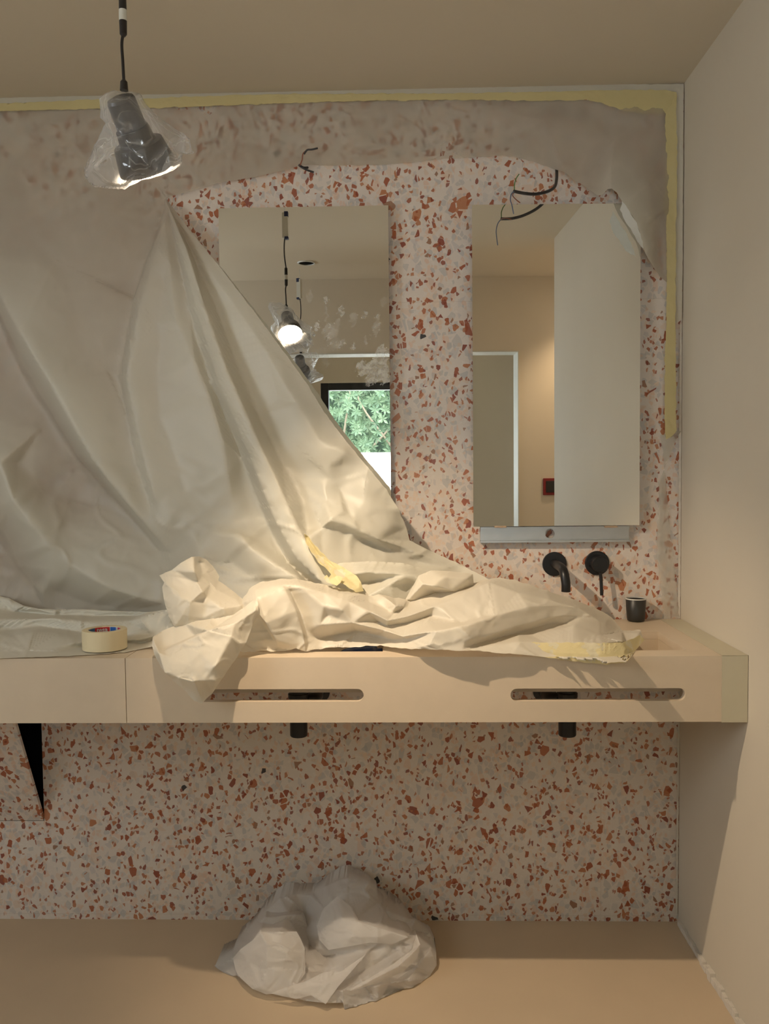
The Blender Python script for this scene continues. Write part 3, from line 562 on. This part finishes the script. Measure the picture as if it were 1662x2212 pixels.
vl = tag(empty('vanity_counter', (-1.4, -.25, CT)), 'cream counter section beyond the seam under the tape roll', 'vanity counter')
bx('top_slab', (-2.3, -CF+.0202, CT-.02), (SEAM-.0008, -.001, CT), M['counter'], vl); bx('front_panel', (-2.3, -CF, CB), (SEAM-.0008, -CF+.02, CT), M['counter'], vl)
# sheer film wrapped over the counter's end by the right wall
bm = bmesh.new(); box(bm, (.727, -CF-.0016, CB-.001), (XR-.0012, -CF-.0006, CT+.001)); box(bm, (.727, -CF-.0016, CT+.0004), (XR-.0012, -.02, CT+.0014))
tag(link('counter_end_film', bm, film('end_film', (.68, .62, .46), tl=.1, crease=.05)), 'sheer protective film wrapped over the end of the counter at the wall corner', 'masking film')

# ---------------------------------------------------------------- mirrors
def mirror(name, x0, x1, z0, z1, yf0, yf1, mat, label, group=None):
    r = tag(empty(name, ((x0+x1)/2, yf0, z0)), label, 'mirror')
    def pb(name, a, b, m, off):
        bm = bmesh.new(); vs = []
        for (x, z) in ((x0+a, z0+a), (x1-a, z0+a), (x1-a, z1-a), (x0+a, z1-a)):
            y = yf0+(yf1-yf0)*(x-x0)/(x1-x0); vs.append((x, y+off[0], z, y+off[1]))
        F = [bm.verts.new((v[0], v[1], v[2])) for v in vs]; Bk = [bm.verts.new((v[0], v[3], v[2])) for v in vs]
        bm.faces.new(F); bm.faces.new(Bk[::-1])
        for i in range(4): bm.faces.new((F[i], F[(i+1) % 4], Bk[(i+1) % 4], Bk[i]))
        return link(name, bm, m, r)
    pb('glass', 0, 0, mat, (0, .005)); pb('backing', .002, 0, M['edge'], (.0052, .018 if yf1 < -.03 else .022)); return r
SM = [(692, 795, 0, 0, 0)][:0]+[(783, 795, 14, 17, .75), (812, 800, 22, 26, .7), (825, 775, 14, 30, .55), (800, 822, 14, 10, .6), (833, 815, 12, 14, .6), (670, 640, 6, 14, .25), (702, 650, 6, 10, .5), (706, 672, 3, 22, .3), (737, 672, 8, 11, .5), (730, 700, 5, 14, .3), (762, 690, 8, 16, .3), (788, 678, 5, 9, .5), (683, 706, 7, 9, .6),
      (712, 715, 14, 18, .4), (730, 742, 18, 7, .45), (764, 748, 4, 8, .55), (815, 690, 5, 12, .4), (812, 712, 7, 16, .4), (790, 735, 6, 10, .35), (695, 757, 16, 7, .22), (705, 780, 6, 16, .3), (830, 650, 7, 9, .2), (720, 730, 12, 30, .15)]
a = P(472, 447, .03); b = P(839, 447, .03); mirror('wall_mirror', a.x, b.x, 1.03, a.z-.004, -.03, -.03, mirror_mat(SM), 'rectangular wall mirror half hidden by the hanging film, reflecting the window')
a = P(1020, 440, .046); b = P(1385, 440, .033); mirror('wall_mirror', a.x, b.x, 1.173, a.z-.003, -.046, -.033, mirror_mat(None), 'rectangular wall mirror above the faucet, reflecting the doorway and cable')
rl = tag(empty('mirror_rail', (.42, -.01, 1.13)), 'aluminium mounting rail with a round hole under the mirror above the faucet', 'rail')
a = P(1038, 1140, .02); b = P(1360, 1170, .02); hc = P(1189, 1153, .022); bm = bmesh.new()
hole = [(hc.x+.0135*math.cos(t*math.pi/12), hc.z+.0135*math.sin(t*math.pi/12)) for t in range(24)]
cdt_plate(bm, [(a.x, b.z+.006), (b.x, b.z+.006), (b.x, a.z-.003), (a.x, a.z-.003)], [hole], lambda p: Vector((p.x, -.016, p.y)), lambda p: Vector((p.x, -.013, p.y)))
box(bm, (a.x, -.026, b.z), (b.x, -.001, b.z+.006)); box(bm, (a.x, -.024, a.z-.004), (b.x, -.001, a.z+.002)); box(bm, (a.x, -.018, b.z+.0075), (b.x, -.016, b.z+.010)); link('rail_profile', bm, M['alu'], rl)
for u in (1082, 1322):
    c = P(u, 1137, .05); bx('clip', (c.x-.017, -.050, c.z-.004), (c.x+.017, -.028, c.z+.001), M['clip'], rl, .001)

# ---------------------------------------------------------------- fittings
fx = P(1198, 1218, 0); fc = tag(empty('basin_faucet', (fx.x, 0, fx.z)), 'black wall mounted basin faucet with a bent round spout', 'faucet')
bm = bmesh.new(); lathe(bm, Vector((fx.x, -.0005, fx.z)), Vector((0, -1, 0)), [(0, .035), (.005, .035), (.007, .033)]); link('cover_plate', bm, M['black'], fc, 0)
e = P(1223, 1278, .145); bm = bmesh.new(); tube(bm, [(fx.x, -.004, fx.z+.002), (fx.x, -.07, fx.z+.002), (fx.x+.002, -.115, fx.z-.001), (e.x-.003, -.137, fx.z-.013), (e.x, -.145, e.z+.022), (e.x, -.145, e.z)], .0125, 24); link('spout', bm, M['black'], fc, 2)
mx = P(1290, 1216, 0); fh = tag(empty('faucet_mixer', (mx.x, 0, mx.z)), 'round black wall mixer with a thin downward lever beside the faucet', 'faucet')
bm = bmesh.new(); lathe(bm, Vector((mx.x, -.0005, mx.z)), Vector((0, -1, 0)), [(0, .035), (.005, .035), (.007, .033)]); link('cover_plate', bm, M['black'], fh)
bm = bmesh.new(); lathe(bm, Vector((mx.x, -.007, mx.z)), Vector((0, -1, 0)), [(0, .0225), (.040, .0225), (.042, .021)]); link('knob', bm, M['black'], fh)
bm = bmesh.new(); tube(bm, [(mx.x+.001, -.038, mx.z-.018), (mx.x+.003, -.042, mx.z-.05), (mx.x+.004, -.045, mx.z-.088)], .0047, 16); link('lever', bm, M['black'], fh, 2)
for cx, side, lab in ((P(646, 1590, .12).x, 1, 'black bottle trap below the basin nearer the seam'), (P(1226, 1582, .12).x, -1, 'black bottle trap below the basin nearer the right wall')):
    t = tag(empty('bottle_trap', (cx, -.12, .6)), lab, 'drain trap')
    bm = bmesh.new(); lathe(bm, Vector((cx, -.12, .594)), Vector((0, 0, 1)), [(0, .023), (.003, .0245), (.16, .0245), (.162, .0265), (.178, .0265), (.18, .019), (.188, .019)]); link('trap_body', bm, M['black'], t)
    bm = bmesh.new(); lathe(bm, Vector((cx, -.12, .70)), Vector((0, 0, 1)), [(0, .0262), (.003, .0285), (.014, .0285), (.016, .0262)]); link('collar', bm, M['black'], t)
    bm = bmesh.new(); tube(bm, [(cx+side*.022, -.11, .695), (cx+side*.040, -.098, .695), (cx+side*.048, -.07, .693), (cx+side*.046, -.04, .69), (cx+side*.044, -.004, .688)], .016, 18); link('outlet_pipe', bm, M['black'], t, 2)
    bm = bmesh.new(); lathe(bm, Vector((cx+side*.044, -.0005, .688)), Vector((0, -1, 0)), [(0, .034), (.006, .033), (.010, .02)]); link('wall_flange', bm, M['black'], t)
# cup
cp = PZ(1370, 1339, CT); cu = tag(empty('small_cup', (cp.x, -.034, CT)), 'small dark brown cup with a pale rim on the counter beside the wall', 'cup')
bm = bmesh.new(); lathe(bm, Vector((cp.x, -.034, CT+.001)), Vector((0, 0, 1)), [(0, .020), (.002, .024), (.01, .0255), (.063, .0285), (.064, .027), (.006, .0225), (.0045, .001)], 40, False); link('cup_body', bm, M['plastic'], cu, 2)
bm = bmesh.new(); lathe(bm, Vector((cp.x, -.034, CT+.0635)), Vector((0, 0, 1)), [(0, .0265), (0, .0292), (.003, .0292), (.003, .0265), (0, .0265)], 40, False); link('rim', bm, M['white'], cu)
# roll of tape
tc = Vector((-.751, -.402, CT+.0045)); tr = tag(empty('tape_roll', tc), 'roll of cream masking tape with a red and blue core standing on film', 'tape roll')
RO, RI, HT = .0535, .0385, .048
bm = bmesh.new(); lathe(bm, tc, Vector((0, 0, 1)), [(0, RI), (0, RO-.001), (.001, RO), (HT-.001, RO), (HT, RO-.001), (HT, RI), (0, RI)], 72, False); o = link('tape', bm, M['roll'], tr)
def core_mat():
    n = NT('printed_core'); q = n.n('ShaderNodeVectorMath', operation='SUBTRACT'); n.set(q.inputs[0], n.pos()); q.inputs[1].default_value = tc
    s = n.n('ShaderNodeSeparateXYZ', i_0=q.outputs[0]); x = n.math('DIVIDE', s.outputs[0], RI*2); 
    c = n.ramp(n.math('ADD', x, .5), [(0, (.06, .16, .30)), (.09, (.55, .03, .03)), (.50, (.65, .65, .68)), (.513, (.03, .14, .50)), (.72, (.62, .62, .66)), (.80, (.60, .02, .08)), (.97, (.5, .5, .5))], 'CONSTANT')
    return n.done(n.bsdf(c, .4).outputs[0])
bm = bmesh.new(); lathe(bm, tc, Vector((0, 0, 1)), [(0, RI-.0015), (0, RI-.0002), (HT-.002, RI-.0002), (HT-.002, RI-.0015), (0, RI-.0015)], 72, False); tag(link('core', bm, core_mat(), tr), 'printed red, white and blue core')
def bent_text(txt, size, ang, z, name, mat, rot90=False):
    cu_ = bpy.data.curves.new(name, 'FONT'); cu_.body = txt; cu_.size = size; cu_.extrude = .0003; cu_.offset = size*.02
    o = bpy.data.objects.new(name, cu_); scene.collection.objects.link(o); bpy.context.view_layer.update()
    me = bpy.data.meshes.new_from_object(o); bpy.data.objects.remove(o)
    me.transform(Matrix.Rotation(math.pi/2, 4, 'Z')) if rot90 else None
    for v in me.vertices:
        a = ang-(v.co.x)/(RI-.002); R = RI-.0019-v.co.z*.5; zz = z+v.co.y
        v.co = Vector((tc.x+R*math.cos(a), tc.y+R*math.sin(a), tc.z+zz))
    me.materials.append(mat); q = bpy.data.objects.new(name, me); scene.collection.objects.link(q); q.parent = tr; q.matrix_parent_inverse = Matrix.Translation(tr.location).inverted(); return q
bent_text('tesa', .0165, math.radians(140), HT-.0135, 'lettering', M['white']); bent_text('tesa', .007, math.radians(52), HT-.0125, 'lettering', M['white'], True)
# blue thing in the left basin
bp = PZ(790, 1404, CT-.01); bm = bmesh.new(); lathe(bm, Vector((bp.x-.068, -.385, CT-.024)), Vector((1, .12, .10)), [(0, .004), (.004, .012), (.02, .019), (.05, .022), (.085, .022), (.098, .018), (.10, .01), (.112, .0095)], 28)
tag(link('blue_bottle', bm, M['blue'], smooth=2), 'glossy navy blue bottle glimpsed in the basin under the bundle', 'bottle')

# access panel of terrazzo leaning out of the niche
bm = bmesh.new(); B0 = Vector((nx1-.002, -.001, nz0+.002)); q1 = PX(33, 1563, nx1-.002); dr = (Vector((0, q1.y, q1.z))-Vector((0, B0.y, B0.z))).normalized(); nrm = Vector((0, dr.z, -dr.y)); h = .42
def pt_(x, s, t): return Vector((x, B0.y, B0.z))+dr*s+nrm*t
vs = [bm.verts.new(pt_(x, s, t)) for t in (0, .011) for (x, s) in ((nx0+.003, 0), (nx1-.002, 0), (nx1-.002, h), (nx0+.003, h))]
for f in ((0, 1, 2, 3), (7, 6, 5, 4), (0, 4, 5, 1), (1, 5, 6, 2), (2, 6, 7, 3), (3, 7, 4, 0)): bm.faces.new([vs[i] for i in f])
tag(link('access_panel', bm, M['terr']), 'terrazzo access panel tilted open from the wall below the counter', 'panel')

# ---------------------------------------------------------------- cables
cb = tag(empty('loose_cable', P(1203, 366, .01)), 'dark cable hanging out of the wall above the mirror over the faucet', 'cable')
pl = [P(1203, 364, .004), P(1203, 385, .03), P(1199, 403, .07), P(1185, 413, .11), P(1160, 419, .135), P(1135, 418, .155), P(1110, 413, .168)]
bm = bmesh.new(); tube(bm, pl, .0042, 12); link('cable_sheath', bm, M['grey'], cb, 2)
m_g = flat('green_wire', (.10, .22, .06), .4); m_b = flat('blue_grey_wire', (.12, .16, .26), .4); m_r = flat('red_brown_wire', (.25, .07, .03), .4)
for nm, ps, m in (('green_wire', [(1112, 413, .168), (1112, 398, .17), (1116, 385, .172), (1122, 376, .172)], m_g), ('blue_wire', [(1112, 413, .168), (1105, 420, .175), (1103, 432, .185), (1106, 442, .195), (1110, 462, .20)], m_b), ('brown_wire', [(1112, 414, .168), (1108, 422, .15), (1114, 430, .13), (1124, 438, .12)], m_r)):
    bm = bmesh.new(); tube(bm, [P(*p) for p in ps], .0014, 8); link(nm, bm, m, cb, 2)
cb = tag(empty('loose_cable', P(652, 356, .01)), 'short bent wire stub poking through the film above the window mirror', 'cable')
bm = bmesh.new(); tube(bm, [P(665, 362, .004), P(655, 362, .02), P(646, 356, .03)], .0035, 10); link('cable_sheath', bm, M['grey'], cb, 2)
bm = bmesh.new(); tube(bm, [P(648, 358, .03), P(653, 345, .035), P(655, 332, .04), P(663, 325, .04), P(673, 322, .04)], .0017, 8); link('brown_wire', bm, m_r, cb, 2)
bm = bmesh.new(); tube(bm, [P(657, 333, .04), P(664, 324, .042), P(674, 323, .042), P(687, 320, .042)], .0026, 8); link('wire_sleeve', bm, M['grey'], cb, 2)
bm = bmesh.new(); tube(bm, [P(650, 360, .03), P(663, 367, .03), P(678, 372, .03)], .0028, 8); link('wire_end', bm, M['grey'], cb, 2)

# ---------------------------------------------------------------- pendant lamps in plastic bags
m_lit = flat('lit_diffuser', (.9, .9, .9), .5, emit=((1, .80, .58), 70.)); m_off = flat('unlit_diffuser', (.5, .5, .5), .3)
m_gb = flat('lamp_grey', (.06, .062, .065), .35); m_bk = flat('lamp_black', (.016, .014, .014), .35); m_hs = flat('driver_box', (.62, .60, .52), .5); m_nv = flat('navy_cap', (.02, .03, .09), .5)
def pendant(label, lit, dz=0, dx=0):
    r = tag(empty('pendant_lamp', (-.474, -1.012, 1.99)), label, 'pendant lamp')
    top = LAMP-AX*.122
    bm = bmesh.new(); lathe(bm, top, AX, [(0, .012), (.003, .022), (.008, .0245), (.052, .0255)], 48); link('lamp_cap', bm, m_gb, r, 0)
    bm = bmesh.new(); lathe(bm, top, AX, [(.0535, .001), (.0525, .0285), (.054, .029), (.072, .031), (.076, .034), (.078, .043), (.084, .0445), (.120, .051), (.122, .051), (.122, .0475), (.082, .040)], 48, False); link('lamp_shade', bm, m_bk, r, 0)
    bm = bmesh.new(); lathe(bm, top, AX, [(.1150, .0465), (.1160, .0465)], 48); d = link('diffuser', bm, m_lit if lit else m_off, r)
    g = Vector((-.4745, -1.012, 1.995)); bm = bmesh.new(); lathe(bm, g-Vector((0, 0, .012)), Vector((0, 0, 1)), [(0, .007), (.014, .006), (.018, .003)], 20); link('cord_grip', bm, m_bk, r)
    bm = bmesh.new(); tube(bm, [g, (g.x-.001, g.y, 2.03), (g.x-.002, g.y, 2.06), (-.4735, -1.012, 2.078)], .0026, 10)
    link('cord', bm, m_bk, r, 2)
    bm = bmesh.new(); lathe(bm, Vector((-.4735, -1.012, 2.072)), Vector((0, 0, 1)), [(0, .003), (.004, .006), (.026, .0065)], 20); lathe(bm, Vector((-.4735, -1.012, 2.116)), Vector((0, 0, 1)), [(0, .0065), (.026, .006), (.03, .003)], 20); cn = link('connector', bm, m_bk, r)
    bm = bmesh.new(); lathe(bm, Vector((-.4735, -1.012, 2.098)), Vector((0, 0, 1)), [(0, .0066), (.018, .0066)], 20); tag(link('sleeve', bm, m_hs, cn), 'pale sleeve')
    bm = bmesh.new(); tube(bm, [(-.4735, -1.012, 2.146), (-.479, -1.014, 2.19), (-.480, -1.018, 2.235), (-.477, -1.02, 2.266)], .0026, 10); link('upper_cord', bm, m_bk, r, 2)
    dv = bx('driver_box', (-.487, -1.03, 2.262), (-.464, -1.012, 2.362), m_hs, r, .002)
    bx('end_cap', (-.478, -1.031, 2.346), (-.463, -1.011, 2.366), m_nv, dv, .001); bx('end_cap', (-.478, -1.031, 2.258), (-.463, -1.011, 2.268), m_nv, dv, .001)
    bm = bmesh.new(); tube(bm, [(-.476, -1.02, 2.362), (-.478, -1.02, 2.39), (-.476, -1.02, H-.0)], .0012, 8); link('thin_wire', bm, M['white'], r, 2)
    # the bag: front and back skins round the lamp
    bm = bmesh.new(); d0 = 1.005
    OUT = [(214, 213), (228, 201), (246, 195), (262, 199), (277, 197), (300, 202), (306, 207), (315, 225), (330, 240), (350, 258), (385, 283), (398, 289), (410, 300), (416, 327), (422, 330), (404, 334), (394, 330), (394, 348), (388, 359), (372, 369), (350, 378), (324, 386), (305, 389), (294, 396), (280, 402), (270, 409), (230, 407), (206, 404), (190, 394), (183, 380), (181, 366), (190, 346), (205, 312), (224, 274), (228, 266), (216, 254), (217, 238)]
    fr = [[(235, 225, .075), (240, 262, .095), (270, 300, .10), (300, 340, .11), (330, 368, .09)], [(280, 215, .06), (298, 250, .09), (310, 300, .11), (320, 350, .12)], [(232, 268, .06), (262, 320, .075), (290, 365, .09)], [(240, 335, .07), (262, 395, .06)], [(200, 360, .03), (235, 395, .03)], [(320, 250, .06), (360, 310, .08), (385, 335, .05)]]
    sheet(bm, [(u, v, d0-.065*max(0, min(1, (v-325)/30))) for u, v in OUT], [[(u, v, d0+b) for u, v, b in c] for c in fr], L=5, it=3, keep=.7, wr=.0014, ws=30, seed=71, waver=1.5,
          back=lambda c: CAM+(c-CAM)*((CD-(2*d0+c.y))/(CD+c.y)))
    link('plastic_bag', bm, M['clear'], r, smooth=1)
    return r
pd = pendant('lit black pendant lamp wrapped in clear plastic, hanging by the film', True)
p2 = pd.copy(); scene.collection.objects.link(p2); p2['label'] = 'unlit bagged pendant lamp hanging behind, seen only in the mirror'
def copy_kids(o, c):
    for ch in list(o.children):
        k = ch.copy(); scene.collection.objects.link(k); k.parent = c; k.matrix_parent_inverse = ch.matrix_parent_inverse.copy()
        if ch.name.startswith('diffuser'): k.data = ch.data.copy(); k.data.materials[0] = m_off
        copy_kids(ch, k)
copy_kids(pd, p2)
for o in (pd, p2): o['group'] = 'pendant lamps over the vanity'
p2.location = (-.545, -2.043, 1.955); p2.rotation_euler = (0, 0, math.radians(200)); p2.scale = (1, 1, 1)
for n_, (x, y) in enumerate(((-.476, -1.02), (-.51, -2.043))):
    rg = tag(empty('ceiling_cutout', (x, y, H)), ('round open cable hole in the ceiling above the lit pendant', 'round open cable hole in the ceiling seen in the mirror')[n_], 'ceiling hole')
    bm = bmesh.new(); lathe(bm, Vector((x, y, H-.006)), Vector((0, 0, 1)), [(0, .040), (0, .045), (.0055, .046), (.0055, .040), (0, .040)], 48, False); link('ring', bm, M['white'], rg)
    bm = bmesh.new(); lathe(bm, Vector((x, y, H-.002)), Vector((0, 0, 1)), [(0, .0398), (.0015, .0398)], 48); link('hole', bm, M['shade_black'], rg)  # black disc below the uncut ceiling stands in for the hole's shade
# red socket box on the rear wall
sb = tag(empty('socket_box', (.93, YB, 1.24)), 'red electrical socket box on the wall beside the doorway in the mirror', 'socket box')
m_red = flat('red_box', (.22, .012, .012), .5); bx('box', (.90, YB-.0, 1.19), (.98, YB+.012, 1.285), m_red, sb, .003); bx('cover', (.915, YB+.012, 1.205), (.965, YB+.016, 1.27), m_bk, sb, .002)

dl = tag(empty('added_downlight', (1.2, -2.12, H)), 'unseen downlight added for the warm glow in the side recess', 'added light')  # fixture added out of view, for the warm glow on the rear wall
bm = bmesh.new(); lathe(bm, Vector((1.2, -2.12, H-.008)), Vector((0, 0, 1)), [(0, .030), (0, .042), (.0075, .043), (.0075, .030), (0, .030)], 40, False); link('ring', bm, M['white'], dl)
bm = bmesh.new(); lathe(bm, Vector((1.2, -2.12, H-.004)), Vector((0, 0, 1)), [(0, .0298), (.0035, .0298)], 40); link('lamp_face', bm, m_lit, dl)
l2 = bpy.data.lights.new('added_glow_beam', 'SPOT'); l2.energy = 24; l2.color = (1, .72, .45); l2.spot_size = 1.9; l2.spot_blend = .6; l2.shadow_soft_size = .03  # beam of the added fixture
o2 = bpy.data.objects.new('added_glow_beam', l2); scene.collection.objects.link(o2); o2.location = (1.2, -2.12, H-.02)

# ---------------------------------------------------------------- outside the window
tag(bx('terrace_wall', (-4, -6.3, -.5), (4, -6.1, 1.52), flat('white_render', (.9, .9, .9), .8)), 'bright white garden wall outside the window, seen in the mirror', 'wall', kind='structure')
tag(bx('ground', (-9, -12, -.6), (9, -3.9, -.5), flat('terrace_ground', (.6, .58, .5), .8)), kind='structure')
def leaf_mat():
    n = NT('leaf'); c = n.ramp(n.noise(9, 3).outputs[0], [(.3, (.10, .165, .10)), (.55, (.175, .25, .145)), (.75, (.27, .33, .21))])
    b = n.bsdf(c, .4, 0, .4); t = n.n('ShaderNodeBsdfTranslucent'); n.set(t.inputs[0], c); m = n.n('ShaderNodeMixShader'); m.inputs[0].default_value = .4
    n.t.links.new(b.outputs[0], m.inputs[1]); n.t.links.new(t.outputs[0], m.inputs[2]); return n.done(m.outputs[0])
bm = bmesh.new(); rnd = random.Random(3)
for i in range(2600):
    c = Vector((rnd.uniform(-2.2, 1.4), -6.7-rnd.random()*1.0, rnd.uniform(1.3, 3.6)))
    for k in range(7):
        a = k*2*math.pi/7+rnd.random()*.3; tilt = rnd.uniform(-.5, .35); d = Vector((math.cos(a), rnd.uniform(.1, .6), math.sin(a)+tilt*.3)).normalized(); l = rnd.uniform(.05, .09); s = d.cross(Vector((0, 1, 0))).normalized()*l*.17
        m_ = c+d*l*.55+Vector((0, .008, 0)); vv = [bm.verts.new(x) for x in (c, m_+s, c+d*l, m_-s)]; bm.faces.new(vv)
sb_ = tag(empty('garden_shrub', (-.4, -7, 0)), 'pale green leafy shrub outside the window, seen in the mirror', 'shrub'); tag(link('leaves', bm, leaf_mat(), sb_), kind='stuff')
bm = bmesh.new()
for i in range(14):
    x = -2+i*.26; tube(bm, [(x, -7.3, -.45), (x+rnd.uniform(-.2, .2), -7.2, 1.2), (x+rnd.uniform(-.5, .5), -7.0, 2.2), (x+rnd.uniform(-.9, .9), -6.9, 3.2)], lambda t: .02*(1-t*.8), 6)
link('stems', bm, flat('bark', (.25, .2, .14), .8), sb_)
bx('hedge_core', (-2.6, -8.2, -.45), (1.8, -7.8, 4.2), flat('deep_foliage', (.07, .11, .07), .9, var=.5, vs=10), sb_)
